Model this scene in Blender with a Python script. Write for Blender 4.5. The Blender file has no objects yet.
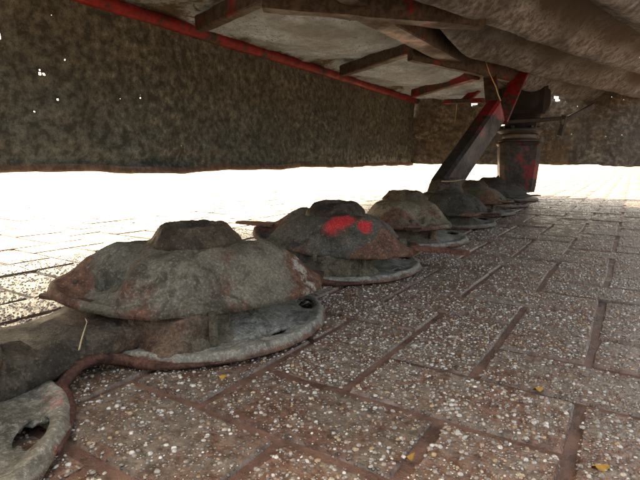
import bpy, bmesh, math, random
import numpy as np
from mathutils import Vector, Matrix, noise

random.seed(7); rng = np.random.default_rng(7)
R = math.radians
scene = bpy.context.scene
C = scene.collection

# ------------------------------------------------------------------ camera
cam_d = bpy.data.cameras.new('camera'); cam = bpy.data.objects.new('camera', cam_d); C.objects.link(cam)
cam_d.sensor_width = 36; cam_d.lens = 27.0; cam_d.clip_start = 0.01; cam_d.clip_end = 500
cam.location = (0, 0, .228); cam.rotation_euler = (R(90 - 9.46), 0, R(32.9))
scene.camera = cam

# ------------------------------------------------------------------ sky, sun, exposure
SUN_AZ = R(-62); SUN_EL = R(46)              # azimuth from +Y, clockwise
w = bpy.data.worlds.new('World'); scene.world = w; w.use_nodes = True
nt = w.node_tree; nt.nodes.clear()
sky = nt.nodes.new('ShaderNodeTexSky'); sky.sky_type = 'NISHITA'; sky.sun_disc = False
sky.sun_elevation = SUN_EL; sky.sun_rotation = SUN_AZ; sky.air_density = .45; sky.dust_density = 6.0; sky.ozone_density = .3
bg = nt.nodes.new('ShaderNodeBackground'); bg.inputs['Strength'].default_value = .15
wo = nt.nodes.new('ShaderNodeOutputWorld')
nt.links.new(sky.outputs[0], bg.inputs[0]); nt.links.new(bg.outputs[0], wo.inputs[0])
sd = bpy.data.lights.new('sun', 'SUN'); sun = bpy.data.objects.new('sun', sd); C.objects.link(sun)
sd.energy = 2.0; sd.angle = R(.6); sd.color = (1, .95, .87)
S = Vector((math.sin(SUN_AZ) * math.cos(SUN_EL), math.cos(SUN_AZ) * math.cos(SUN_EL), math.sin(SUN_EL)))
sun.location = S * 10; sun.rotation_euler = (-S).to_track_quat('-Z', 'Y').to_euler()
vs = scene.view_settings
vs.view_transform = 'Standard'; vs.look = 'None'; vs.gamma = 1; vs.use_curve_mapping = False
vs.exposure = 2.75
vs.use_white_balance = True; vs.white_balance_temperature = 9000; vs.white_balance_tint = 3   # the camera balanced for the blue shade

# ------------------------------------------------------------------ helpers
def obj(name, me, mat, parent=None, loc=(0, 0, 0), rot=(0, 0, 0)):
    o = bpy.data.objects.new(name, me); C.objects.link(o)
    if mat and not me.materials: me.materials.append(mat)
    o.parent = parent; o.location = loc; o.rotation_euler = rot
    return o
def empty(name, loc, rz=0):
    o = bpy.data.objects.new(name, None); C.objects.link(o); o.location = loc; o.rotation_euler = (0, 0, rz)
    o.empty_display_size = .1
    return o
def tag(o, label=None, cat=None, group=None, kind=None):
    for k, v in (('label', label), ('category', cat), ('group', group), ('kind', kind)):
        if v: o[k] = v
    return o
def mesh(name, verts, faces, smooth=True):
    me = bpy.data.meshes.new(name); me.from_pydata([tuple(v) for v in verts], [], faces)
    if smooth: me.shade_smooth()
    me.update(); return me
def N(x, y, z=0., s=1.): return noise.noise(Vector((x * s, y * s, z * s)))
def fbm(x, y, z=0., s=1., o=4): return noise.fractal(Vector((x * s, y * s, z * s)), 1.0, 2.0, o)
def attr(me, name, vals):
    a = me.attributes.new(name, 'FLOAT_COLOR', 'POINT')
    v = np.ones((len(me.vertices), 4), np.float32); v[:, :len(vals[0])] = vals
    a.data.foreach_set('color', v.ravel())
def sstep(a, b, x):
    t = min(1, max(0, (x - a) / (b - a))); return t * t * (3 - 2 * t)

def grid_mesh(name, pts, holes=None, keep=None):
    """pts[i][j] Vectors; holes {(i,j): inset fraction} cells with a small hole; keep(i,j) False drops the cell"""
    ni, nj = len(pts), len(pts[0]); V = [p for r in pts for p in r]; F = []
    for i in range(ni - 1):
        for j in range(nj - 1):
            if keep and not keep(i, j): continue
            q = (i * nj + j, (i + 1) * nj + j, (i + 1) * nj + j + 1, i * nj + j + 1)
            if holes and (i, j) in holes:
                fr = holes[(i, j)]
                if fr >= 1: continue
                c = sum((V[k] for k in q), Vector()) / 4
                b = len(V)
                for k in q: V.append(c + (V[k] - c) * fr * random.uniform(.7, 1.1))
                for k in range(4): F.append((q[k], q[(k + 1) % 4], b + (k + 1) % 4, b + k))
            else: F.append(q)
    return mesh(name, V, F)

def lathe(name, prof, n=32, jitter=0, seed=0):
    V, F = [], []
    for k in range(n):
        a = 2 * math.pi * k / n
        for i, (r, z) in enumerate(prof):
            d = jitter * fbm(math.cos(a) * 2 + seed, math.sin(a) * 2, z * 30) if r > 1e-5 else 0
            V.append((math.cos(a) * (r + d), math.sin(a) * (r + d), z + d * .5))
    m = len(prof)
    for k in range(n):
        k2 = (k + 1) % n
        for i in range(m - 1): F.append((k * m + i, k2 * m + i, k2 * m + i + 1, k * m + i + 1))
    me = mesh(name, V, F)
    bm = bmesh.new(); bm.from_mesh(me); bmesh.ops.remove_doubles(bm, verts=bm.verts, dist=1e-6)
    bmesh.ops.recalc_face_normals(bm, faces=bm.faces); bm.to_mesh(me); bm.free(); me.shade_smooth()
    return me

def bar_between(name, a, b, wx, wz, up=(0, 0, 1), bev=.004, taper=1., seg=10, rough=.0):
    """bevelled rectangular bar between two points, in the coordinates given"""
    a, b = Vector(a), Vector(b); d = (b - a).normalized(); up = Vector(up)
    s = d.cross(up).normalized(); u = s.cross(d).normalized()
    prof = []
    for sx, sz in ((1, 1), (-1, 1), (-1, -1), (1, -1)):
        x, z = sx * wx / 2, sz * wz / 2
        pr = [(x - sx * bev, z), (x, z - sz * bev)]
        if sx * sz > 0: pr = [(x, z - sz * bev), (x - sx * bev, z)]
        prof += pr
    V, F = [], []; m = len(prof)
    for k in range(seg + 1):
        t = k / seg; c = a.lerp(b, t); sc = 1 + (taper - 1) * t
        for x, z in prof:
            p = c + s * x * sc + u * z * sc
            if rough: p += rough * noise.noise_vector(p * 25)
            V.append(p)
    for k in range(seg):
        for i in range(m):
            F.append((k * m + i, k * m + (i + 1) % m, (k + 1) * m + (i + 1) % m, (k + 1) * m + i))
    F.append(tuple(range(m))); F.append(tuple(seg * m + i for i in reversed(range(m))))
    me = mesh(name, V, F, False)
    bm = bmesh.new(); bm.from_mesh(me); bmesh.ops.recalc_face_normals(bm, faces=bm.faces); bm.to_mesh(me); bm.free()
    return me

def tube(name, pts, r, n=12, cap=True):
    V, F = [], []
    P = [Vector(p) for p in pts]; rr = r if isinstance(r, (list, tuple)) else [r] * len(P)
    for k, p in enumerate(P):
        d = (P[min(k + 1, len(P) - 1)] - P[max(k - 1, 0)]).normalized()
        s = d.cross(Vector((0, 0, 1)) if abs(d.z) < .9 else Vector((1, 0, 0))).normalized(); u = s.cross(d)
        for i in range(n):
            a = 2 * math.pi * i / n; V.append(p + rr[k] * (math.cos(a) * s + math.sin(a) * u))
    for k in range(len(P) - 1):
        for i in range(n):
            F.append((k * n + i, k * n + (i + 1) % n, (k + 1) * n + (i + 1) % n, (k + 1) * n + i))
    if cap: F.append(tuple(reversed(range(n)))); F.append(tuple((len(P) - 1) * n + i for i in range(n)))
    me = mesh(name, V, F)
    bm = bmesh.new(); bm.from_mesh(me); bmesh.ops.recalc_face_normals(bm, faces=bm.faces); bm.to_mesh(me); bm.free(); me.shade_smooth()
    return me

# ------------------------------------------------------------------ materials
class M:
    def __init__(s, name):
        s.m = bpy.data.materials.new(name); s.m.use_nodes = True; s.t = s.m.node_tree
        s.b = s.t.nodes['Principled BSDF']; s.out = s.t.nodes['Material Output']
    def n(s, typ, **kw):
        x = s.t.nodes.new(typ)
        for k, v in kw.items():
            if hasattr(x, k): setattr(x, k, v)
            else: x.inputs[k].default_value = v
        return x
    def l(s, a, b): s.t.links.new(a, b)
    def co(s, which='Object'): return s.n('ShaderNodeTexCoord').outputs[which]
    def noise(s, scale, detail=5, rough=.6, co=None, dist=0):
        x = s.n('ShaderNodeTexNoise'); x.inputs['Scale'].default_value = scale; x.inputs['Detail'].default_value = detail
        x.inputs['Roughness'].default_value = rough; x.inputs['Distortion'].default_value = dist
        s.l(co or s.co(), x.inputs['Vector']); return x.outputs['Fac']
    def ramp(s, fac, stops):
        r = s.n('ShaderNodeValToRGB'); e = r.color_ramp.elements
        while len(e) < len(stops): e.new(.5)
        for el, (p, c) in zip(e, stops):
            el.position = p; el.color = (c, c, c, 1) if not isinstance(c, tuple) else (*c, 1)
        s.l(fac, r.inputs[0]); return r.outputs[0]
    def mix(s, fac, a, b, mode='MIX'):
        x = s.n('ShaderNodeMix', data_type='RGBA', blend_type=mode)
        for inp, v in ((x.inputs[0], fac), (x.inputs[6], a), (x.inputs[7], b)):
            if isinstance(v, (int, float)): inp.default_value = v
            elif isinstance(v, tuple): inp.default_value = (*v, 1)
            else: s.l(v, inp)
        return x.outputs[2]
    def math(s, op, a, b=None):
        x = s.n('ShaderNodeMath', operation=op)
        for inp, v in zip(x.inputs, (a, b)):
            if v is None: continue
            if isinstance(v, (int, float)): inp.default_value = v
            else: s.l(v, inp)
        return x.outputs[0]
    def bump(s, h, strength=.5, dist=.002, nrm=None):
        x = s.n('ShaderNodeBump'); x.inputs['Strength'].default_value = strength; x.inputs['Distance'].default_value = dist
        s.l(h, x.inputs['Height'])
        if nrm: s.l(nrm, x.inputs['Normal'])
        return x.outputs[0]
    def set(s, col=None, rough=None, nrm=None, spec=None):
        for k, v in (('Base Color', col), ('Roughness', rough), ('Normal', nrm), ('Specular IOR Level', spec)):
            if v is None: continue
            if isinstance(v, (int, float)): s.b.inputs[k].default_value = v
            elif isinstance(v, tuple): s.b.inputs[k].default_value = (*v, 1)
            else: s.l(v, s.b.inputs[k])
        return s.m

def mud_steel(name, mud_a=(.30, .27, .20), mud_b=(.125, .105, .074), use_mask=True, wet=.0):
    m = M(name); g = m.n('ShaderNodeNewGeometry').outputs['Position']
    n1 = m.noise(14, 6, .65, g); n2 = m.noise(70, 5, .7, g); n3 = m.noise(5, 4, .6, g)
    mud = m.mix(m.ramp(n1, [(.36, 0.), (.62, 1.)]), mud_b, mud_a)
    mud = m.mix(m.ramp(n2, [(.35, .55), (.65, 0.)]), mud, mud_b)
    mud = m.mix(m.ramp(m.noise(24, 7, .7, g, 1.2), [(.40, .85), (.52, 0.)]), mud, tuple(c * .42 for c in mud_b))
    tint = m.n('ShaderNodeObjectInfo').outputs['Color']
    mud = m.mix(1., mud, tint, 'MULTIPLY')
    rust = m.mix(m.ramp(n2, [(.35, 0.), (.6, 1.)]), (.075, .032, .022), (.24, .11, .065))
    if use_mask:
        a = m.n('ShaderNodeAttribute', attribute_name='mask'); sp = m.n('ShaderNodeSeparateColor'); m.l(a.outputs['Color'], sp.inputs[0])
        rf = m.math('MULTIPLY_ADD', n1, 1.6); m.t.nodes[-1].inputs[2].default_value = -.8
        rf = m.math('ADD', rf, sp.outputs[0]); rf = m.ramp(rf, [(.40, 0.), (.62, 1.)])
        col = m.mix(rf, mud, rust)
        chalk = m.math('ADD', m.math('MULTIPLY', m.math('SUBTRACT', n2, .5), 2.2), sp.outputs[2])
        col = m.mix(m.ramp(chalk, [(.5, 0.), (.68, 1.)]), col, (.42, .38, .31))
        pf = m.math('ADD', m.math('MULTIPLY', m.math('SUBTRACT', n1, .5), 1.5), sp.outputs[1])
        col = m.mix(m.ramp(pf, [(.40, 0.), (.66, 1.)]), col, (.75, .035, .04))
    else:
        col = m.mix(m.ramp(n3, [(.55, 0.), (.72, .8)]), mud, rust)
    h = m.math('ADD', m.math('MULTIPLY', n1, 1.), m.math('MULTIPLY', n2, .45))
    n4 = m.noise(300, 4, .7, g); h = m.math('ADD', h, m.math('MULTIPLY', n4, .30))
    col = m.mix(m.ramp(n4, [(.36, .6), (.56, 0.)]), col, tuple(c * .5 for c in mud_b)); col = m.mix(m.ramp(n4, [(.56, 0.), (.72, .45)]), col, tuple(min(1, c * 1.7) for c in mud_a))
    rgh = m.ramp(n1, [(.35, .5 - wet), (.6, .85 - wet)])
    return m.set(col, rgh, m.bump(h, 1., .006), .2)

MUD = mud_steel('mud_caked_steel')
MUDP = mud_steel('muddy_plate_steel', (.50, .465, .375), (.25, .225, .17))
BARM = mud_steel('greasy_bar_steel', (.18, .15, .105), (.06, .047, .034), use_mask=False, wet=.1)
KNIFE = mud_steel('rusty_knife_steel', (.13, .065, .045), (.06, .03, .025), use_mask=False)

def red_paint(name, fade=.5, zlo=None, zhi=None, dk=1.):
    m = M(name); co = m.co()
    g = m.n('ShaderNodeNewGeometry').outputs['Position']
    n1 = m.noise(9, 6, .65, g); n2 = m.noise(60, 4, .65, g)
    red = m.mix(m.ramp(n2, [(.35, 0.), (.65, 1.)]), (.13, .008, .010), (.26, .013, .016))
    dirt = m.mix(m.ramp(n2, [(.4, 0.), (.6, 1.)]), tuple(c * dk for c in (.026, .021, .017)), tuple(c * dk for c in (.075, .058, .043)))
    f = m.math('ADD', m.math('MULTIPLY', m.math('SUBTRACT', n1, .5), 2.2), fade)
    if zlo is not None:
        sz = m.n('ShaderNodeSeparateXYZ'); m.l(g, sz.inputs[0])
        mr = m.n('ShaderNodeMapRange'); m.l(sz.outputs['Z'], mr.inputs[0])
        mr.inputs[1].default_value = zlo; mr.inputs[2].default_value = zhi; mr.inputs[3].default_value = .75; mr.inputs[4].default_value = -.35
        f = m.math('ADD', f, mr.outputs[0])
    col = m.mix(m.ramp(f, [(.4, 0.), (.6, 1.)]), red, dirt)
    return m.set(col, m.ramp(n1, [(.35, .35), (.65, .75)]), m.bump(m.math('ADD', n1, m.math('MULTIPLY', n2, .4)), .5, .003), .4)
RED = red_paint('chipped_red_paint', .34)
REDDIRTY = red_paint('dirty_red_paint', .78)
REDLEG = red_paint('red_leg_worn_black', .35, .27, .47, .45)
REDBOX = red_paint('red_box_paint', .68, dk=.7)
REDMID = red_paint('worn_red_bracket', .5)

def canvas(name, ca, cb, cc, cs=.85, trans=.0, speck=False, pale=None):
    m = M(name); g = m.n('ShaderNodeNewGeometry').outputs['Position']
    n1 = m.noise(5, 7, .68, g); n2 = m.noise(42, 6, .7, g); n3 = m.noise(240, 3, .6, g)
    col = m.mix(m.ramp(n1, [(.36, 0.), (.64, 1.)]), ca, cb)
    col = m.mix(m.ramp(n2, [(.40, cs), (.62, 0.)]), col, cc)
    if pale:
        a = m.n('ShaderNodeAttribute', attribute_name='mask'); sp = m.n('ShaderNodeSeparateColor'); m.l(a.outputs['Color'], sp.inputs[0])
        f = m.math('ADD', m.math('MULTIPLY', m.math('SUBTRACT', n2, .5), 1.6), sp.outputs[0])
        col = m.mix(m.ramp(f, [(.35, 0.), (.62, 1.)]), col, pale)
        fr = m.math('ADD', m.math('MULTIPLY', m.math('SUBTRACT', n2, .5), 1.4), sp.outputs[1])
        col = m.mix(m.ramp(fr, [(.45, 0.), (.6, .8)]), col, (.10, .065, .042))
    col = m.mix(m.ramp(n3, [(.3, cs * .6), (.55, 0.)]), col, cc)
    if speck:
        v = m.n('ShaderNodeTexVoronoi'); v.inputs['Scale'].default_value = 75; m.l(g, v.inputs['Vector'])
        sf = m.math('MULTIPLY', m.ramp(v.outputs['Distance'], [(.14, 1.), (.26, 0.)]), m.ramp(n1, [(.42, 0.), (.55, 1.)]))
        col = m.mix(sf, col, (.03, .026, .022))
    h = m.math('ADD', m.math('MULTIPLY', n2, 1.), m.math('MULTIPLY', n3, .3))
    h = m.math('ADD', h, m.math('MULTIPLY', n1, 1.5))
    m.set(col, .78, m.bump(h, .7, .005), .3)
    if trans:
        tr = m.n('ShaderNodeBsdfTranslucent'); m.l(col, tr.inputs[0])
        mx = m.n('ShaderNodeMixShader'); mx.inputs[0].default_value = trans
        m.l(m.b.outputs[0], mx.inputs[1]); m.l(tr.outputs[0], mx.inputs[2]); m.l(mx.outputs[0], m.out.inputs[0])
    return m.m
SKIRT = canvas('mud_stained_skirt_canvas', (.135, .148, .118), (.19, .203, .168), (.036, .039, .031), cs=.9, trans=.06, pale=(.29, .305, .255))
SKIRT2 = canvas('brown_end_skirt_canvas', (.13, .115, .09), (.21, .19, .155), (.07, .06, .046), trans=.05, pale=(.28, .26, .22))
HEM = canvas('brown_hem_webbing', (.15, .10, .07), (.24, .175, .13), (.07, .045, .03), trans=.0)
COVER2 = canvas('muddy_shaded_fold_cover', (.11, .12, .122), (.36, .40, .43), (.04, .038, .033), cs=.8, trans=.06, speck=False, pale=(.075, .062, .047))
COVER = canvas('pale_cover_sheet', (.24, .275, .29), (.48, .56, .62), (.12, .122, .115), cs=.45, trans=.20, speck=True, pale=(.10, .085, .062))

def paver_mat():
    m = M('wet_washed_concrete'); g = m.n('ShaderNodeNewGeometry').outputs['Position']
    n1 = m.noise(7, 6, .65, g); n2 = m.noise(90, 5, .7, g); n3 = m.noise(28, 5, .65, g)
    mud = m.mix(m.ramp(n2, [(.35, 0.), (.65, 1.)]), (.085, .042, .027), (.29, .165, .112))
    conc = m.mix(m.ramp(n2, [(.35, 0.), (.65, 1.)]), (.10, .076, .056), (.32, .25, .185))
    f = m.math('ADD', m.math('MULTIPLY', m.math('SUBTRACT', n1, .5), 1.2), m.math('MULTIPLY', n3, .9))
    col = m.mix(m.ramp(f, [(.36, 0.), (.58, 1.)]), mud, conc)
    # fine stones in the concrete
    v = m.n('ShaderNodeTexVoronoi'); v.inputs['Scale'].default_value = 230; m.l(g, v.inputs['Vector'])
    stone = m.ramp(v.outputs['Distance'], [(.25, 1.), (.42, 0.)])
    sc = m.n('ShaderNodeSeparateColor'); m.l(v.outputs['Color'], sc.inputs[0])
    keep = m.ramp(sc.outputs[0], [(.45, 0.), (.55, 1.)])
    stone = m.math('MULTIPLY', stone, keep)
    scol = m.mix(sc.outputs[1], (.24, .18, .13), (.52, .49, .43))
    col = m.mix(m.math('MULTIPLY', stone, .75), col, scol)
    tint = m.n('ShaderNodeObjectInfo').outputs['Random']
    col = m.mix(1., col, m.ramp(tint, [(0., (.80, .78, .77)), (1., (1.12, 1.1, 1.08))]), 'MULTIPLY')
    h = m.math('ADD', m.math('MULTIPLY', n2, .6), m.math('MULTIPLY', stone, .5)); h = m.math('ADD', h, m.math('MULTIPLY', n3, 1.1))
    rgh = m.ramp(n3, [(.35, .14), (.62, .45)])
    return m.set(col, rgh, m.bump(h, .9, .004), .5)
PAVER = paver_mat()
def dirt_mat():
    m = M('brown_joint_dirt'); g = m.n('ShaderNodeNewGeometry').outputs['Position']
    n1 = m.noise(22, 6, .65, g); n2 = m.noise(160, 5, .7, g)
    col = m.mix(m.ramp(n1, [(.35, 0.), (.62, 1.)]), (.075, .036, .024), (.23, .122, .082))
    col = m.mix(m.ramp(n2, [(.6, 0.), (.75, .7)]), col, (.34, .27, .21))
    sx = m.n('ShaderNodeSeparateXYZ'); m.l(g, sx.inputs[0])
    dry = m.math('ADD', sx.outputs['X'], m.math('MULTIPLY', n1, .25))
    mr = m.n('ShaderNodeMapRange'); m.l(dry, mr.inputs[0]); mr.inputs[1].default_value = -.80; mr.inputs[2].default_value = -1.0
    col = m.mix(mr.outputs[0], col, m.mix(n2, (.16, .135, .10), (.30, .265, .21)))     # dry swept sand beyond the machine
    rgh = m.ramp(n1, [(.36, .10), (.5, .5)])
    return m.set(col, rgh, m.bump(m.math('ADD', n1, m.math('MULTIPLY', n2, .5)), .8, .006), .5)
DIRT = dirt_mat()
def pebble_mat():
    m = M('pale_wet_pebble'); a = m.n('ShaderNodeAttribute', attribute_name='tone')
    g = m.n('ShaderNodeNewGeometry').outputs['Position']
    col = m.mix(m.ramp(m.noise(400, 3, .6, g), [(.4, .35), (.6, 0.)]), a.outputs['Color'], (.12, .08, .06))
    return m.set(col, .10, None, .8)
PEBBLE = pebble_mat()
def plain(name, col, rough=.6, ns=40, var=.5):
    m = M(name); g = m.n('ShaderNodeNewGeometry').outputs['Position']
    n = m.noise(ns, 4, .6, g)
    c = m.mix(m.ramp(n, [(.35, var), (.65, 0.)]), col, tuple(x * .35 for x in col))
    return m.set(c, rough, m.bump(n, .5, .002), .25)
BLACK = plain('grimy_black_rubber', (.012, .0115, .011), .7)
DARKSTEEL = plain('dark_oily_steel', (.06, .055, .045), .5)
LEAF = plain('yellow_leaf', (.55, .28, .05), .5, 120, .4)
STRAW = plain('dry_straw', (.55, .46, .27), .6, 200, .3)

# ------------------------------------------------------------------ pavement
U = .1005; GX, GY = -.0235, .290          # a joint crossing, read off the photograph's joints
BZ = -.0032
bed = mesh('pavement', [(-150, -150, BZ), (150, -150, BZ), (150, 150, BZ), (-150, 150, BZ)], [(0, 1, 2, 3)], False)
pavement = tag(obj('pavement', bed, DIRT), kind='structure')

def paver_mesh(k, Lx, Ly):
    rr = random.Random(k); g = .0040
    hx, hy = Lx / 2 - g, Ly / 2 - g
    base = [(-hx, -hy), (0, -hy), (hx, -hy), (hx, 0), (hx, hy), (0, hy), (-hx, hy), (-hx, 0)]
    # knock the corners off
    out = []
    for i, (x, y) in enumerate(base):
        out.append((x + rr.uniform(-.0018, .0018), y + rr.uniform(-.0018, .0018)))
        if i in (2, 6): out[-1] = (out[-1][0] * .985, out[-1][1] * .985)
    n = len(out); V = []
    for x, y in out: V.append((x, y, -.03))
    for x, y in out: V.append((x, y, -.0045 + rr.uniform(-.001, .001)))
    ins = [rr.uniform(.0016, .0034) for _ in out]
    for (x, y), d in zip(out, ins):
        V.append((x - math.copysign(d, x) * (abs(x) > .01), y - math.copysign(d, y) * (abs(y) > .01), rr.uniform(-.0003, .0003)))
    V.append((0, 0, rr.uniform(.0001, .0004)))
    F = []
    for r0 in (0, n):
        for i in range(n): F.append((r0 + i, r0 + (i + 1) % n, r0 + n + (i + 1) % n, r0 + n + i))
    for i in range(n): F.append((2 * n + i, 2 * n + (i + 1) % n, 3 * n))
    me = mesh('paver', V, F, False); me.materials.append(PAVER)
    return me
PH = [paver_mesh(k, 2 * U, U) for k in range(5)]; PV = [paver_mesh(50 + k, U, 2 * U) for k in range(5)]

spots = []
for j in range(-16, 80):
    for i in range(-46, 32):
        k = (i - j) % 4
        if k == 0: spots.append((GX + (i + 1) * U - 3 * U, GY + (j + .5) * U, 0))
        elif k == 2: spots.append((GX + (i + .5) * U - 3 * U, GY + j * U, 1))
P_, TH = R(9.46), R(32.9)
def proj(X, Y, Z=0.):
    rx = X * math.cos(TH) + Y * math.sin(TH); F = -X * math.sin(TH) + Y * math.cos(TH); u = Z - .228
    wd = F * math.cos(P_) - u * math.sin(P_); v = F * math.sin(P_) + u * math.cos(P_)
    return (320 + 480 * rx / wd, 240 - 480 * v / wd, wd) if wd > .02 else (9999, 9999, wd)
def size_in_view(s):
    x, y, d = proj(s[0], s[1])
    if d < .05 or x < -60 or x > 700 or y > 560: return 0
    return 1 / d ** 3
order = sorted(range(len(spots)), key=lambda k: -size_in_view(spots[k]))
single = set(order[:300])
SV, SF = [], []; TILT = {}
for k in range(len(spots)):
    x, y, vert = spots[k]
    me = (PV if vert else PH)[random.randrange(5)]
    tx, ty, rz = random.gauss(0, .006), random.gauss(0, .006), random.gauss(0, .008)
    dz = random.gauss(0, .0007)
    if k in single:
        o = bpy.data.objects.new('paver', me); C.objects.link(o); o.parent = pavement
        o.location = (x, y, dz); o.rotation_euler = (tx, ty, rz + random.choice((0, math.pi)))
        nn = o.rotation_euler.to_matrix() @ Vector((0, 0, 1)); TILT[k] = (dz, nn.x, nn.y)
    else:
        b = len(SV); mt = Matrix.Translation((x, y, dz)) @ Matrix.Rotation(rz, 4, 'Z')
        SV += [mt @ v.co for v in me.vertices]; SF += [tuple(b + q for q in p.vertices) for p in me.polygons]
tag(obj('distant_pavers', mesh('distant_pavers', SV, SF), PAVER, pavement), kind='stuff')

# exposed stones on the pavers (real relief close to the camera)
def pebbles():
    cx, cy, cz, r, tone = [], [], [], [], []
    pal = np.array([(.62, .57, .48), (.48, .41, .31), (.40, .33, .25), (.70, .66, .57), (.32, .21, .14), (.46, .30, .15), (.30, .26, .21)])
    for k in range(len(spots)):
        x, y, vert = spots[k]; px, py, d = proj(x, y)
        if d < .08 or d > 3.3 or px < -120 or px > 760 or x < -1.25: continue
        hx, hy = (U / 2, U) if vert else (U, U / 2)
        n = int((900 if d < .9 else 620 if d < 1.6 else 260) * random.uniform(.65, 1.25))
        qx = x + rng.uniform(-1, 1, n) * (hx - .0058); qy = y + rng.uniform(-1, 1, n) * (hy - .0058)
        for a, b in zip(qx, qy):
            cl = N(a, b, 3., 22)                  # smears of mud cover the stones in places
            if cl < -.25 and random.random() < .5: continue
            tl = TILT.get(k, (0, 0, 0)); cx.append(a); cy.append(b); cz.append(tl[0] - tl[1] * (a - x) - tl[2] * (b - y))
            r.append(.0007 + .0021 * random.random() ** 3); tone.append(pal[rng.integers(0, 7)] * random.uniform(.55, 1.4))
    n = len(cx); cx, cy, cz, r = map(np.array, (cx, cy, cz, r)); tone = np.array(tone)
    el = rng.uniform(.55, 1., n); an = rng.uniform(0, math.pi, n); hz = rng.uniform(.28, .55, n) * r
    ang = np.arange(6) * math.pi / 3
    V = np.zeros((n, 13, 3))
    for ring, (rs, zs) in enumerate(((1.05, -.6), (.78, .62))):
        for i in range(6):
            jx = rs * rng.uniform(.82, 1.12, n)
            lx = np.cos(ang[i]) * r * jx; ly = np.sin(ang[i]) * r * el * jx
            V[:, ring * 6 + i, 0] = cx + lx * np.cos(an) - ly * np.sin(an)
            V[:, ring * 6 + i, 1] = cy + lx * np.sin(an) + ly * np.cos(an)
            V[:, ring * 6 + i, 2] = hz * zs * rng.uniform(.8, 1.15, n) + .0007 + cz
    V[:, 12, 0] = cx; V[:, 12, 1] = cy; V[:, 12, 2] = hz * rng.uniform(.8, 1.05, n) + .0007 + cz
    V = V.reshape(-1, 3)
    tris = []
    for i in range(6):
        j = (i + 1) % 6
        tris += [(i, j, 6 + j), (i, 6 + j, 6 + i), (6 + i, 6 + j, 12)]
    T = (np.array(tris)[None] + (np.arange(n) * 13)[:, None, None]).reshape(-1, 3).astype(np.int32)
    me = bpy.data.meshes.new('exposed_aggregate')
    me.vertices.add(len(V)); me.vertices.foreach_set('co', V.astype(np.float32).ravel())
    me.loops.add(T.size); me.loops.foreach_set('vertex_index', T.ravel())
    me.polygons.add(len(T)); me.polygons.foreach_set('loop_start', np.arange(0, T.size, 3, dtype=np.int32))
    me.update(calc_edges=True); me.shade_smooth()
    t4 = np.ones((n, 13, 4), np.float32); t4[:, :, :3] = tone[:, None, :]
    a = me.attributes.new('tone', 'FLOAT_COLOR', 'POINT'); a.data.foreach_set('color', t4.ravel())
    return me, n
pm, npeb = pebbles(); print('pebbles', npeb)
tag(obj('exposed_aggregate', pm, PEBBLE, pavement), kind='stuff')

# ------------------------------------------------------------------ the mower
# local frame of the mower: origin under the first disc in view, +y along the cutter bar
O0 = Vector((-.505, .46, 0)); YAW = R(2.5)
mower = tag(empty('disc_mower', O0, YAW), 'mud-caked red disc mower with a row of oval cutting discs under a canvas cover', 'mower')
MI = (Matrix.Translation(O0) @ Matrix.Rotation(YAW, 4, 'Z')).inverted()
def L(x, y, z): return MI @ Vector((x, y, z))         # world -> mower frame
PITCH = .41; NDISC = 8                                # discs -1 .. 6

# cutter bar: a rounded housing running under all the discs
def cutter_bar():
    prof = [(.034, .010), (.042, .022), (.036, .038), (.018, .046), (-.012, .052), (-.055, .052), (-.09, .046), (-.112, .034), (-.116, .015), (-.11, .008)]
    V, F = [], []; m = len(prof); n = 330
    for k in range(n + 1):
        v = -.72 + (2.75 + .72) * k / n
        ph = ((v / PITCH + .5) % 1) - .5                # 0 at a disc
        neck = 1 - .18 * math.exp(-((abs(ph) - .5) / .10) ** 2)
        for u, z in prof:
            d = .006 * fbm(u * 3, v, z, 14) + .004 * fbm(u, v, z, 45)
            V.append((u * neck + d, v, max(.004, z * (1 - .10 * (1 - neck) / .18) + d * .9)))
    for k in range(n):
        for i in range(m): F.append((k * m + i, k * m + (i + 1) % m, (k + 1) * m + (i + 1) % m, (k + 1) * m + i))
    F.append(tuple(range(m))); F.append(tuple(n * m + i for i in reversed(range(m))))
    me = mesh('cutter_bar', V, F)
    bm = bmesh.new(); bm.from_mesh(me); bmesh.ops.recalc_face_normals(bm, faces=bm.faces); bm.to_mesh(me); bm.free(); me.shade_smooth()
    return me
bar = obj('cutter_bar', cutter_bar(), BARM, mower); bar.color = (1, 1, 1, 1)
# edge strip that joins one shoe's rim to the next along the bar
for t in range(-1, 6):
    R0 = .1725; va, vb = t * PITCH + .010, (t + 1) * PITCH + .010; pts, rad = [], []
    arc = [R(a) for a in (38, 46, 54, 62, 70, 76)]
    for a in arc: pts.append([.004 + R0 * math.cos(a), va + R0 * math.sin(a)])
    e0, e1 = pts[-1], (.004 + R0 * math.cos(arc[-1]), vb - R0 * math.sin(arc[-1]))
    for k in range(1, 8):
        q = k / 8; pts.append([e0[0] - .012 * math.sin(math.pi * q), e0[1] + (e1[1] - e0[1]) * q])
    for a in reversed(arc): pts.append([.004 + R0 * math.cos(a), vb - R0 * math.sin(a)])
    m_ = len(pts)
    for k in range(m_):
        c = 1 - abs(k / (m_ - 1) * 2 - 1); pts[k].append(.006 + .014 * sstep(.35, .95, c) + .0012 * N(k * .7, t, 0)); rad.append(.0022 + .0042 * sstep(.05, .5, c))
    es = obj('edge_strip', tube('edge_strip', pts, rad, 8), KNIFE, mower); es.color = (1.7, 1.5, 1.4, 1)

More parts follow.
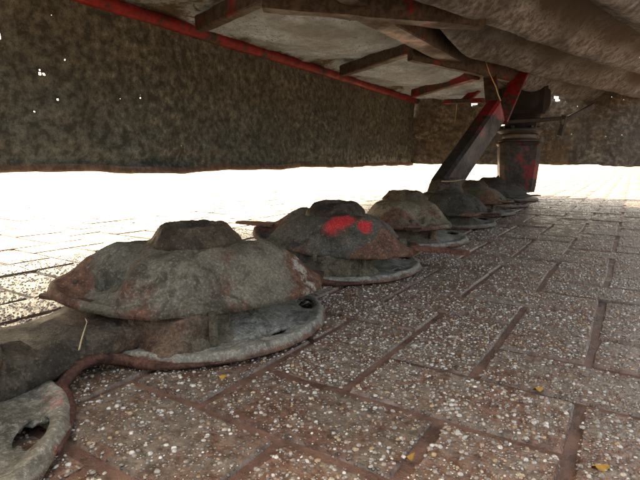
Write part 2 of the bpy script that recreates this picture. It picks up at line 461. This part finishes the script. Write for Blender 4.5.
RS = .175
def shoe_mesh(seed):
    """dished skid plate, a wide sector round the disc centre with a bead along the rim and three slots"""
    slots = [(46, .148, .026, .0115), (-6, .140, .014, .0050)]   # angle, radius, half length, half width
    nr, na = 46, 190; A0, A1 = -118, 118
    V, F, mk = [], [], []
    prof = []
    for i in range(nr + 1):
        s = i / nr; r = .045 + (RS - .045) * s
        z = .030 - .018 * sstep(.05, .75, s) + .0035 * sstep(.80, .93, s) - .010 * sstep(.94, 1.0, s)
        prof.append((r, z))
    for k in range(na + 1):
        a = R(A0 + (A1 - A0) * k / na)
        for r, z in prof:
            x, y = r * math.cos(a), r * math.sin(a); rs = (r - .045) / (RS - .045)
            dz = .0022 * fbm(x, y, seed, 30) * (1 - .5 * rs)
            rr = r + (.0022 * fbm(math.cos(a), math.sin(a), seed, 4) if rs > .9 else 0)
            # snap points near a slot's outline onto it
            p = Vector((rr * math.cos(a), rr * math.sin(a), z + dz)); drop = False
            for (sa, sr, hl, hw) in slots:
                sa = R(sa); c = Vector((sr * math.cos(sa), sr * math.sin(sa), 0)); tx = Vector((-math.sin(sa), math.cos(sa), 0)); ty = Vector((math.cos(sa), math.sin(sa), 0))
                q = Vector((p.x, p.y, 0)) - c; e = math.hypot(q.dot(tx) / hl, q.dot(ty) / hw)
                if .80 < e < 1.28:
                    p = c + (tx * q.dot(tx) + ty * q.dot(ty)) / e; p.z = z + dz - .001
                elif e <= .80: drop = True
            V.append((p, drop)); ed = sstep(.93, 1, rs)
            chalk = .15 + .35 * sstep(.3, .8, rs) * (1 - ed)
            paint = .44 if (seed < 1 and rs > .82 and (abs(math.degrees(a) - 62) < 7 or abs(math.degrees(a) - 38) < 6)) else 0
            mk.append((.15 + .55 * ed + .35 * sstep(.4, 0, rs), paint, chalk * .8))
    m = nr + 1
    for k in range(na):
        for i in range(nr):
            q = (k * m + i, k * m + i + 1, (k + 1) * m + i + 1, (k + 1) * m + i)
            if any(V[x][1] for x in q): continue
            F.append(q)
    me = mesh('skid_shoe', [v[0] for v in V], F)
    attr(me, 'mask', mk)
    return me
def solidify(o, t, off=-1):
    md = o.modifiers.new('thickness', 'SOLIDIFY'); md.thickness = t; md.offset = off

# the drum between shoe and disc
def drum_mesh(seed):
    prof = [(.0, .058), (.052, .058), (.060, .056), (.072, .050), (.078, .044), (.076, .026), (.084, .020), (.086, .012)]
    me = lathe('disc_housing', prof, 96, .008, seed)
    for v in me.vertices:                                  # the nose of the housing reaches out under the disc
        a = math.degrees(math.atan2(v.co.y, v.co.x)); r = math.hypot(v.co.x, v.co.y)
        k = 1 + .72 * sstep(-130, -100, a) * sstep(-14, -30, a) * sstep(.03, .07, r) + .10 * fbm(v.co.x, v.co.y, seed, 20) * sstep(.03, .07, r)
        v.co.x *= k; v.co.y *= k
    return me
def rib_mesh(): return bar_between('housing_rib', (0, 0, .016), (0, 0, .052), .010, .014, (1, 0, 0), .003, .8, 6, .002)

def outline(a, A=.184, B=.128, e=2.25):
    c, s = abs(math.cos(a)), abs(math.sin(a))
    return 1 / ((c / A) ** e + (s / B) ** e) ** (1 / e)
def disc_mesh(seed, paint=None, rustk=1., bend=0.):
    nr, na = 44, 150; V, F, mk, drop = [], [], [], []
    rh = .040
    pk = [(.118, .036, .050, .030, .017), (-.116, -.036, .052, .032, .019)]
    for k in range(na):
        a = 2 * math.pi * k / na; ro = outline(a) * (1 + (.06 if seed == 7.7 and math.cos(a) < 0 else 0) * abs(math.cos(a)) ** 3 + .018 * N(math.cos(a), math.sin(a), seed, 2.2))
        for i in range(nr + 1):
            s = i / nr; r = rh + (ro - rh) * s
            x, y = r * math.cos(a), r * math.sin(a)
            z = .052 + .066 * (1 - (.50 * s + .50 * sstep(.42, 1.0, s))) - .009 * sstep(.975, 1, s)
            # stepped shoulder that follows the long axis
            z += .007 * math.exp(-((y + .30 * x) / .030) ** 2) * sstep(.1, .5, s) * (1 - sstep(.72, .95, s))
            d = False; hollow = 0; edge = 0
            for sg in (1, -1):                       # scooped-out seat of the knife at each tip, with a sharp step
                dd = sg * x - .062 - .45 * sg * y; lip = 1 - sstep(.80, .96, s)
                z -= .012 * sstep(0, .012, dd) * lip * sstep(-.03, .015, sg * y)
                edge = max(edge, math.exp(-(dd / .012) ** 2) * lip)
            for px, py, sx, sy, dp in pk:
                q = ((x - px) / sx) ** 2 + ((y - py) / sy) ** 2
                g = math.exp(-q * 1.2); z -= dp * g * (1 - .8 * sstep(.86, 1, s)); hollow = max(hollow, g)
                z -= .016 * math.exp(-(((x - px * .90) / .022) ** 2 + ((y - py * .72) / .011) ** 2) ** 2)
            tipf = sstep(.115, .150, abs(x) - .25 * y * (1 if x > 0 else -1))
            z += bend * (x < 0) * sstep(.06, .19, -x)
            z += .0030 * fbm(x, y, seed, 11) + .0016 * fbm(x, y, seed + 3, 48)
            V.append((x, y, z)); drop.append(d)
            ru = (.22 + .66 * tipf + .26 * sstep(.9, 1, s) + .10 * hollow + .30 * edge) * rustk + .28 * N(x, y, seed + 9, 11)
            pt = 0
            if paint:
                for qx, qy, qr in paint: pt = max(pt, .9 - .55 * math.hypot(x - qx, y - qy) / qr)
            chalk = (.50 * math.exp(-((x - .135) / .016) ** 2) if seed == 2 else .08) + .10
            mk.append((max(0, min(1.2, ru - .9 * pt)), max(0, pt), chalk))
    m = nr + 1
    for k in range(na):
        k2 = (k + 1) % na
        for i in range(nr):
            q = (k * m + i, k * m + i + 1, k2 * m + i + 1, k2 * m + i)
            if sum(drop[x] for x in q) >= 2: continue
            F.append(q)
    F.append(tuple(k * m for k in reversed(range(na))))
    me = mesh('cutting_disc', V, F); attr(me, 'mask', mk)
    return me
HUBPROF = [(0, .114), (.024, .114), (.031, .118), (.034, .127), (.0365, .1345), (.040, .1365), (.045, .1350), (.050, .1305), (.055, .125), (.060, .120), (.063, .115), (.063, .108), (.058, .104)]
def knife_mesh():
    o = [(-.030, -.014), (-.024, -.020), (.02, -.022), (.062, -.017), (.072, -.006), (.068, .010), (.05, .019), (-.02, .020), (-.03, .012)]
    V = [(x, y, .002 * math.sin(x * 30)) for x, y in o] + [(x, y, .002 * math.sin(x * 30) + .0045) for x, y in o]
    n = len(o); F = [tuple(reversed(range(n))), tuple(range(n, 2 * n))] + [(i, (i + 1) % n, n + (i + 1) % n, n + i) for i in range(n)]
    return mesh('knife', V, F, False)
KM = knife_mesh()
BOLT = lathe('knife_bolt', [(0, .012), (.006, .012), (.0095, .009), (.011, .004), (.011, -.004)], 14, .001, 2)

ANG = {-1: 138, 0: 55, 1: -2, 2: 118, 3: -28, 4: 150, 5: 12, 6: 100}
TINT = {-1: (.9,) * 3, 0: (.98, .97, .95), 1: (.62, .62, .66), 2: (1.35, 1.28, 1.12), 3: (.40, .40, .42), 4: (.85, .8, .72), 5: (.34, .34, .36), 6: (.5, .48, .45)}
for t in range(-1, NDISC - 1):
    v = t * PITCH
    sh = obj('skid_shoe', shoe_mesh(t + 1.3 if t >= 0 else .3), MUDP, mower, (.004, v + .010, .001)); solidify(sh, .006)
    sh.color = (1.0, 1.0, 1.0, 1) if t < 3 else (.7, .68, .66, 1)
    dh = obj('disc_housing', drum_mesh(t * 3.1), BARM, mower, (0, v, 0)); dh.color = (1.7, 1.65, 1.5, 1)
    for ra in (-38, -78): rb = obj('rib', rib_mesh(), BARM, dh, (.134 * math.cos(R(ra)), .134 * math.sin(R(ra)), 0), (0, 0, R(ra))); rb.color = (1.5, 1.45, 1.35, 1)
    paint = [(.018, -.098, .034), (.055, -.100, .020)] if t == 1 else None
    if t == 1: paint = [(.050, -.072, .036), (.098, -.058, .019)]
    dm = disc_mesh(t * 5.7 + 2, paint, {2: .75, 3: .5, 5: .45}.get(t, 1.), .022 if t == 1 else .018 if t == 0 else .008)
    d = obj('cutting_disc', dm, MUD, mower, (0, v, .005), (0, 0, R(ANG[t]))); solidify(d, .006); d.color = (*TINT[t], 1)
    if t == 1: d['label'] = 'cutting disc with a splash of bright red paint'
    if t == 2: d['label'] = 'pale dry-mud coated cutting disc'
    hub = obj('hub_cap', lathe('hub_cap', HUBPROF, 64, .0045, t * 2.2), BARM, d); hub.color = tuple(min(1.4, c * k) for c, k in zip(TINT[t], (.95, .85, .76))) + (1,)
    for sgn in (1, -1):
        kr = R({1: 10, -1: -14}[sgn] + t * 9 % 25 - 8) + (math.pi if sgn < 0 else 0)
        kz = .050 + (.026 if (t == 1 and sgn < 0) else .006 if sgn < 0 else 0) - (.004)
        if t <= 0: kr += R(150)
        if t == 1: kr = R(-14) if sgn > 0 else math.pi + R(12); kz = .052 if sgn > 0 else .074
        kn = obj('knife', KM, KNIFE, d, ((.205 if sgn > 0 else -.188) if t == 1 else sgn * .165, -.012 if t == 1 and sgn < 0 else 0, kz), (0, 0, kr)); kn.scale = (1.25, .5, 1.6) if t == 1 and sgn > 0 else (1, 1, 1); kn.color = (3.4, 3.0, 2.7, 1) if t == 1 else (1, 1, 1, 1)
        obj('knife_bolt', BOLT, BARM, d, (sgn * .150, 0, .060))

# ------------------------------------------------------------------ frame of the mower
def pw(name, a, b, wx, wz, mat, up=(0, 0, 1), **kw):
    return obj(name, bar_between(name, L(*a), L(*b), wx, wz, up, **kw), mat, mower)
PIPE_U = -.766; ZP = .663
pts = [(PIPE_U, -.95 + 4.05 * k / 30, ZP + .006 * N(k * .3, 1, 0)) for k in range(31)]
obj('frame_tube', tube('frame_tube', pts, .021, 14), RED, mower)
# cross arms that zig-zag between the tube and the inner rail
pw('frame_arm', (-1.19, 1.145, .652), (-.82, 1.03, .652), .036, .048, REDDIRTY, rough=.003)
pw('frame_arm', (-.84, 1.03, .640), (-.37, 1.36, .600), .05, .060, REDDIRTY, rough=.004)
pw('frame_arm', (-1.22, 2.09, .652), (-.68, 1.765, .650), .036, .05, REDDIRTY, rough=.003)
pw('frame_arm', (-.73, 1.74, .632), (-.455, 2.33, .600), .03, .085, REDDIRTY, rough=.004)
pw('frame_arm', (-1.24, 3.03, .652), (-.70, 2.52, .648), .036, .05, REDMID, rough=.003)
pw('frame_rail', (-.633, 1.20, .638), (-.626, 1.92, .638), .075, .075, REDDIRTY, rough=.004)
pw('frame_rail', (-.555, .05, .640), (-.633, 1.20, .642), .05, .055, REDDIRTY, rough=.004)
pw('frame_rail', (-.626, 1.90, .640), (-.64, 3.5, .642), .05, .055, REDDIRTY, rough=.004)
pw('frame_arm', (-1.19, .20, .652), (-.63, .08, .652), .036, .048, REDDIRTY, rough=.003)
# leaning leg from the bar up to the frame
leg = pw('support_leg', (-.566, 1.672, .125), (-.496, 2.085, .422), .062, .104, REDLEG, rough=.002, bev=.010)
cl = lathe('leg_collar', [(0, .165), (.040, .165), (.052, .155), (.056, .140), (.060, .118), (.066, .105), (.072, .10)], 36, .008, 4)
co = obj('leg_collar', cl, BARM, mower, L(-.559, 1.689, 0)); co.color = (.8, .78, .74, 1)
pw('leg_bracket', (-.562, 2.19, .66), (-.500, 2.075, .405), .014, .055, REDDIRTY, up=(1, .3, 0), rough=.001)
pw('leg_bracket', (-.444, 2.34, .64), (-.480, 2.105, .385), .014, .060, REDMID, up=(1, .3, 0), rough=.001)
pw('cross_tie', (-.99, 3.26, .600), (-.88, 3.22, .675), .03, .045, RED)
pw('cross_tie', (-1.10, 3.24, .612), (-.84, 3.20, .600), .03, .03, REDMID)
# drive column at the far end of the bar
ce = L(-.560, 2.94, 0)
def column():
    V, F = [], []; n = 8
    lv = [(.05, .18, .16), (.085, .19, .165), (.20, .205, .18), (.305, .215, .19), (.318, .232, .20), (.326, .228, .195), (.327, .05, .05)]
    for z, wx, wy in lv:
        b = .025
        for x, y in ((wx / 2, -wy / 2 + b), (wx / 2, wy / 2 - b), (wx / 2 - b, wy / 2), (-wx / 2 + b, wy / 2), (-wx / 2, wy / 2 - b), (-wx / 2, -wy / 2 + b), (-wx / 2 + b, -wy / 2), (wx / 2 - b, -wy / 2)): V.append((x, y, z))
    for k in range(len(lv) - 1):
        for i in range(n): F.append((k * n + i, k * n + (i + 1) % n, (k + 1) * n + (i + 1) % n, (k + 1) * n + i))
    F.append(tuple((len(lv) - 1) * n + i for i in range(n)))
    return mesh('drive_column', V, F, False)
col_o = obj('drive_column', column(), REDBOX, mower, ce, (0, 0, R(16)))
obj('coupling_plate', lathe('coupling_plate', [(0, .342), (.10, .342), (.112, .338), (.112, .328), (0, .328)], 28), DARKSTEEL, col_o)
obj('coupling_ring', lathe('coupling_ring', [(0, .372), (.085, .372), (.092, .366), (.092, .346), (.07, .342)], 28), plain('worn_bare_steel', (.15, .13, .105), .45), col_o)
obj('coupling_flange', lathe('coupling_flange', [(0, .402), (.11, .402), (.122, .398), (.122, .386), (.10, .372)], 28), DARKSTEEL, col_o)
obj('gearbox_boot', lathe('gearbox_boot', [(.08, .402), (.084, .44), (.098, .455), (.105, .48), (.138, .50), (.146, .53), (.146, .60), (.138, .64), (.11, .66), (0, .66)], 28, .003), BLACK, col_o)
obj('gearbox_housing', bar_between('gearbox_housing', (0, 0, .475), (0, 0, .672), .25, .22, (1, 0, 0), .02, 1.06, 4, .006), BLACK, col_o)
obj('clamp_bar', bar_between('clamp_bar', (-.17, -.06, .43), (.19, -.10, .445), .03, .022, (0, 0, 1), .004, 1., 6, .004), DARKSTEEL, col_o)
for k in range(6):
    a = k * math.pi / 3
    obj('bolt', lathe('bolt', [(0, .014), (.008, .014), (.010, .011), (.010, 0)], 6), DARKSTEEL, col_o, (.098 * math.cos(a), .098 * math.sin(a), .401))
# rear latch on the far side of the column
pw('latch_bar', (-.36, 2.98, .43), (-.22, 3.12, .52), .02, .03, DARKSTEEL, rough=.004)
pw('latch_bar', (-.36, 3.0, .36), (-.345, 3.0, .47), .03, .03, DARKSTEEL, rough=.004)

# ------------------------------------------------------------------ cover sheets above
def cover_left():
    nu, nv = 70, 420; pts = []; mk = []
    for i in range(nu + 1):
        row = []
        for j in range(nv + 1):
            y = .06 + 3.44 * j / nv; x0 = L(0, 0, 0)
            xa = -1.272 - .0436 * y; x = xa + (-.62 - xa) * i / nu
            q = (y - 1.08) / .95; cell = abs((q % 1) - .5) * 2
            z = .694 - .050 * (1 - cell ** 2) * math.sin(math.pi * i / nu) + .010 * fbm(x, y, 0, 6) + .004 * N(x, y, 3, 25)
            z -= .016 * sstep(.12, 0, i / nu)
            row.append(L(x, y, z)); mk.append((max(0, .15 + .34 * fbm(x, y, 5, 4) + .35 * sstep(.6, 1, i / nu) + .35 * sstep(.2, 0, i / nu) + .25 * cell ** 4), 0, 0))
        pts.append(row)
    me = grid_mesh('cover_sheet', pts); attr(me, 'mask', mk); return me
o = obj('cover_sheet', cover_left(), COVER, mower); solidify(o, .003, 1)
o['label'] = 'pale speckled cover sheet between the red tube and the rail'
def cover_main():
    """hanging in long sagging folds, read from the photograph: valleys run a little to the right of the bar"""
    dx, dy = .285, .959; nu, nv = 280, 420; PER = .27
    pts, mk = [], []
    for i in range(nu + 1):
        t = -.62 + 1.28 * i / nu; row = []                        # across the folds, to the right
        for j in range(nv + 1):
            s = -.75 + 4.7 * j / nv                                # along
            x = -.45 + dx * (s - .0) + dy * t; y = 1.05 + dy * s - dx * t
            ph = t / PER + .06 * math.sin(s * 1.7) ; fr = ph - math.floor(ph + .5)
            amp = .085 + .03 * N(s, math.floor(ph + .5), 0, 1.2)
            z = .585 + amp * abs(math.sin(math.pi * ph)) ** 1.7 + .010 * fbm(x, y, 1, 2.5) + .0015 * N(x, y, 3, 24)
            z += (.722 - z) * sstep(-.52, -.62, x)
            row.append(Vector((x, y, z))); mk.append((sstep(.06, .36, fr) * .60 - .05 + .38 * fbm(x, y, 6, 3), 0, 0))  # random mud, plus shade painted on the right side of each fold
        pts.append(row)
    flat = [p for r in pts for p in r]
    m = nv + 1
    def keep(i, j):
        p = pts[i][j]
        if p.x < -.70 or p.y < .36 or p.y > 3.62 or p.x > .10: return False
        # torn slit that lets the daylight through
        px, py, d = p.x, p.y, 0
        for (ax, ay, bx, by, wd) in ((-.360, 1.43, -.3145, 1.583, .0048), (-.02, 2.32, .028, 2.48, .0030)):
            ux, uy = bx - ax, by - ay; ln = math.hypot(ux, uy); q = ((px - ax) * ux + (py - ay) * uy) / ln
            if 0 < q < ln and abs((px - ax) * -uy + (py - ay) * ux) / ln < wd * (1 + .4 * N(q, 0, 0, 60)): return False
        return True
    me = grid_mesh('cover_sheet', [[L(*p) for p in r] for r in pts], None, keep); attr(me, 'mask', mk); return me
o = obj('cover_sheet', cover_main(), COVER2, mower); solidify(o, .003, 1)
o['label'] = 'grey muddy cover sheet hanging in long folds with painted shade'

# ------------------------------------------------------------------ skirts
def ray_on_skirt(px, py):
    """where a spot of daylight in the photograph sits on the long skirt (mower frame v, z)"""
    r, u = px - 320, 240 - py
    up = u * math.cos(P_) - 480 * math.sin(P_); fw = u * math.sin(P_) + 480 * math.cos(P_)
    d = Vector((r * math.cos(TH) - fw * math.sin(TH), r * math.sin(TH) + fw * math.cos(TH), up))
    a, b = L(0, 0, .228), L(*(Vector((0, 0, .228)) + d)); k = (PIPE_U - a.x) / (b.x - a.x)
    p = a + (b - a) * k; return p.y, p.z
HV0, HV1 = -.95, 3.06
def skirt_off(v, h):
    """h 0 at the bottom, 1 at the tube; outward offset of the hanging cloth"""
    f = 1 - h
    d = .020 * math.sin(v * 3.1 + .6) * f + .045 * fbm(v, h * .2, 0, 2.4) * (.25 + f) + .006 * fbm(v, h, 2, 8)
    d += .022 * math.exp(-((v - 2.12 - .1 * h) / .06) ** 2) * f - .020 * math.exp(-((v - 2.42) / .12) ** 2) * f + .03 * math.exp(-((v - 2.80) / .07) ** 2) * f
    d += .012 * sstep(.012, -.012, v - (.16 + .02 * (1 - h)) + .10 * (h - .5))          # the lap of the next cloth
    d += .010 * math.exp(-((h - .08 - .12 * (v - .5)) / .03) ** 2) * math.exp(-((v - .62) / .25) ** 2)
    return d
def bottom(v): return .190 + .010 * N(v, 0, 0, 2.2) + .004 * N(v, 4, 0, 9) + .004 * math.exp(-((v - .3) / .2) ** 2)
cs = .009; nv = int((HV1 - HV0) / cs); nz = 52
pts, mk = [], []
for i in range(nv + 1):
    v = HV0 + (HV1 - HV0) * i / nv; row = []; zb = bottom(v)
    for j in range(nz + 1):
        h = j / nz; row.append(Vector((PIPE_U - .004 - skirt_off(v, h), v, zb + (ZP - .012 - zb) * h)))
        mk.append((.20 + .12 * fbm(v, h * .5, 4, 2.2) + (.25 * sstep(.22, .05, h) if 1.9 < v < 2.9 else 0), sstep(.16, .02, h) * .35 + .2 * N(v, h, 8, 3), 0))
    pts.append(row)
holes = {}
for px, py, k in ((3, 36, .95), (1, 33, .9), (45, 73, .9), (46, 75, .8), (42, 69, .5), (64, 60, .45), (59, 100, .7), (40, 110, .35), (137, 98, .4), (92, 51, .25), (275, 117, .5),
                  (183, 145, .45), (160, 109, .3), (185, 137, .3), (353, 147, .9), (350, 147, .7), (172, 97, .25), (120, 100, .25), (330, 145, .3), (229, 119, .25)):
    vv, zz = ray_on_skirt(px, py); i = int((vv - HV0) / cs); zb = bottom(vv); j = int((zz - zb) / ((ZP - .012 - zb) / nz))
    if 0 <= i < nv and 0 <= j < nz: holes[(i, j)] = k
for _ in range(26): holes.setdefault((random.randrange(100, nv), random.randrange(6, nz - 3)), random.uniform(.1, .22))
me = grid_mesh('protective_skirt', pts, holes)
mk += [(.2, 0, 0)] * (len(me.vertices) - len(mk)); attr(me, 'mask', mk)
skirt = tag(empty('protective_skirt', O0, YAW), 'long dark mud-stained canvas skirt hanging from the red tube, dotted with pinholes of daylight', 'skirt')
def skirt_part(name, me, mat, sol=.0025):
    p = obj(name, me, mat, skirt)
    if sol: solidify(p, sol, 0)
    return p
skirt_part('canvas_panel', me, SKIRT)
hp = []
for i in range(0, nv + 1, 3):
    v = HV0 + (HV1 - HV0) * i / nv; zb = bottom(v); d = skirt_off(v, 0)
    ring = []
    hh = .020 + .006 * N(v, 9, 0, 4)
    for a, b in ((.004, hh), (.006, hh * .55), (.007, .004), (.002, -.002), (-.004, .002), (-.006, hh * .6), (-.004, hh)):
        ring.append(Vector((PIPE_U - .004 - d + a, v, zb + b + .0015 * N(v, b * 40, 0, 30))))
    hp.append(ring)
skirt_part('hem', grid_mesh('hem', hp), HEM, 0)

# skirt across the far end
ye = 3.5
nx, nz2 = 210, 56; pts, mk = [], []; X0, X1 = -1.45, .45
def eoff(x, h):
    f = 1 - h
    return (.05 * math.sin(x * 9 + .8 * h) + .02 * math.sin(x * 23 + 1.5 * h)) * (.3 + f) * .6 + .045 * fbm(x, h * .3, 7, 3.5) * (.3 + f) + .010 * fbm(x, h, 1, 12)
for i in range(nx + 1):
    x = X0 + (X1 - X0) * i / nx; row = []
    zb = .198 + .010 * N(x, 0, 0, 6) + .006 * N(x, 1, 0, 22) - .012 * sstep(-.2, .1, x)
    zt = .70 + .008 * N(x, 5, 0, 9)
    for j in range(nz2 + 1):
        h = j / nz2; row.append(Vector((x, ye + eoff(x, h), zb + (zt - zb) * h)))
        mk.append((.25 + .3 * fbm(x, h * .5, 14, 3.5), .1 + .2 * fbm(x, h, 3, 3), 0))
    pts.append(row)
def keep_e(i, j):
    p = pts[i][j]
    for x0, x1, z0, z1 in ((-.835, -.69, .452, .522), (-.47, -.445, .60, .66), (-1.0, -.96, .60, .66)):
        n = .012 * N(p.x, p.z, 0, 30)
        if x0 + n < p.x < x1 - n and z0 + n < p.z < z1 + n: return False
    return True
me = grid_mesh('protective_skirt', pts, {(random.randrange(nx), random.randrange(8, nz2)): random.uniform(.2, .5) for _ in range(16)}, keep_e)
mk += [(.2, .2, 0)] * (len(me.vertices) - len(mk)); attr(me, 'mask', mk)
es = tag(obj('protective_skirt', me, SKIRT2), 'brown ragged canvas skirt closing the far end behind the drive column', 'skirt'); solidify(es, .003, 0)

# ------------------------------------------------------------------ small litter
def blade(name, pts, wd, mat, label, cat, group=None):
    V, F = [], []; P = [Vector(p) for p in pts]; n = len(P)
    for k, p in enumerate(P):
        d = (P[min(k + 1, n - 1)] - P[max(0, k - 1)]).normalized(); s = d.cross(Vector((.5, -.8, .3))).normalized(); u = s.cross(d)
        ww = wd * (1 - .75 * (k / (n - 1)) ** 2)
        V += [p - s * ww, p + u * ww * .4, p + s * ww, p - u * ww * .4]
    for k in range(n - 1):
        for i in range(4): F.append((4 * k + i, 4 * k + (i + 1) % 4, 4 * k + 4 + (i + 1) % 4, 4 * k + 4 + i))
    return tag(obj(name, mesh(name, V, F), mat), label, cat, group)
def un(px, py, z):
    r, u = px - 320, 240 - py
    up = u * math.cos(P_) - 480 * math.sin(P_); fw = u * math.sin(P_) + 480 * math.cos(P_); t = (z - .228) / up
    return Vector(((r * math.cos(TH) - fw * math.sin(TH)) * t, (r * math.sin(TH) + fw * math.cos(TH)) * t, z))
blade('grass_blade', [un(79, 350, .046), un(81, 341, .050), un(84, 331, .054), un(87, 322, .058), un(85, 318, .060)], .0012, STRAW, 'pale dry grass blade standing against the muddy cutter bar', 'grass blade')
def leaf(px, py, size, rz, label):
    p = un(px, py, .0025); V, F = [], []; n = 10
    for k in range(n):
        a = 2 * math.pi * k / n; r = size * (1 + .25 * math.sin(3 * a + rz))
        x, y = r * math.cos(a), .5 * r * math.sin(a)
        V.append((x, y, .002 * math.sin(2 * a + rz)))
    V.append((0, 0, .0022)); V += [(x, y, z - .0006) for x, y, z in V[:n]] + [(0, 0, .0016)]
    for k in range(n):
        j = (k + 1) % n; F += [(k, j, n), (n + 1 + j, n + 1 + k, 2 * n + 1), (k, n + 1 + k, n + 1 + j, j)]
    return tag(obj('leaf_scrap', mesh('leaf_scrap', V, F), LEAF, None, p, (0, 0, rz)), label, 'leaf', 'leaf scraps on the pavers')
leaf(600, 467, .0062, .4, 'orange leaf scrap lying on a pebbly paver')
leaf(538, 389, .0045, .3, 'small yellow leaf scrap lying beside a muddy joint')
leaf(410, 457, .0045, 1.2, 'yellow leaf scrap beside the wet joint')
leaf(222, 377, .0045, .9, 'amber leaf scrap lying just in front of a skid shoe')

for a, b, nm in (((-1.03, 3.30, .64), (-1.05, 3.31, .47), 'yellow straw wisp hanging on the brown end skirt near the red tie'),
                 ((-.47, 2.06, .46), (-.53, 2.0, .62), 'dry straw stalk caught against the red leg bracket'),
                 ((-.55, 1.62, .155), (-.47, 1.60, .165), 'short straw stalk lying on the collar of the leaning leg')):
    A, B = Vector(a), Vector(b)
    blade('straw_stalk', [A.lerp(B, k / 6) + .006 * noise.noise_vector(A.lerp(B, k / 6) * 14) for k in range(7)], .0028, STRAW, nm, 'straw', 'straw caught in the mower')
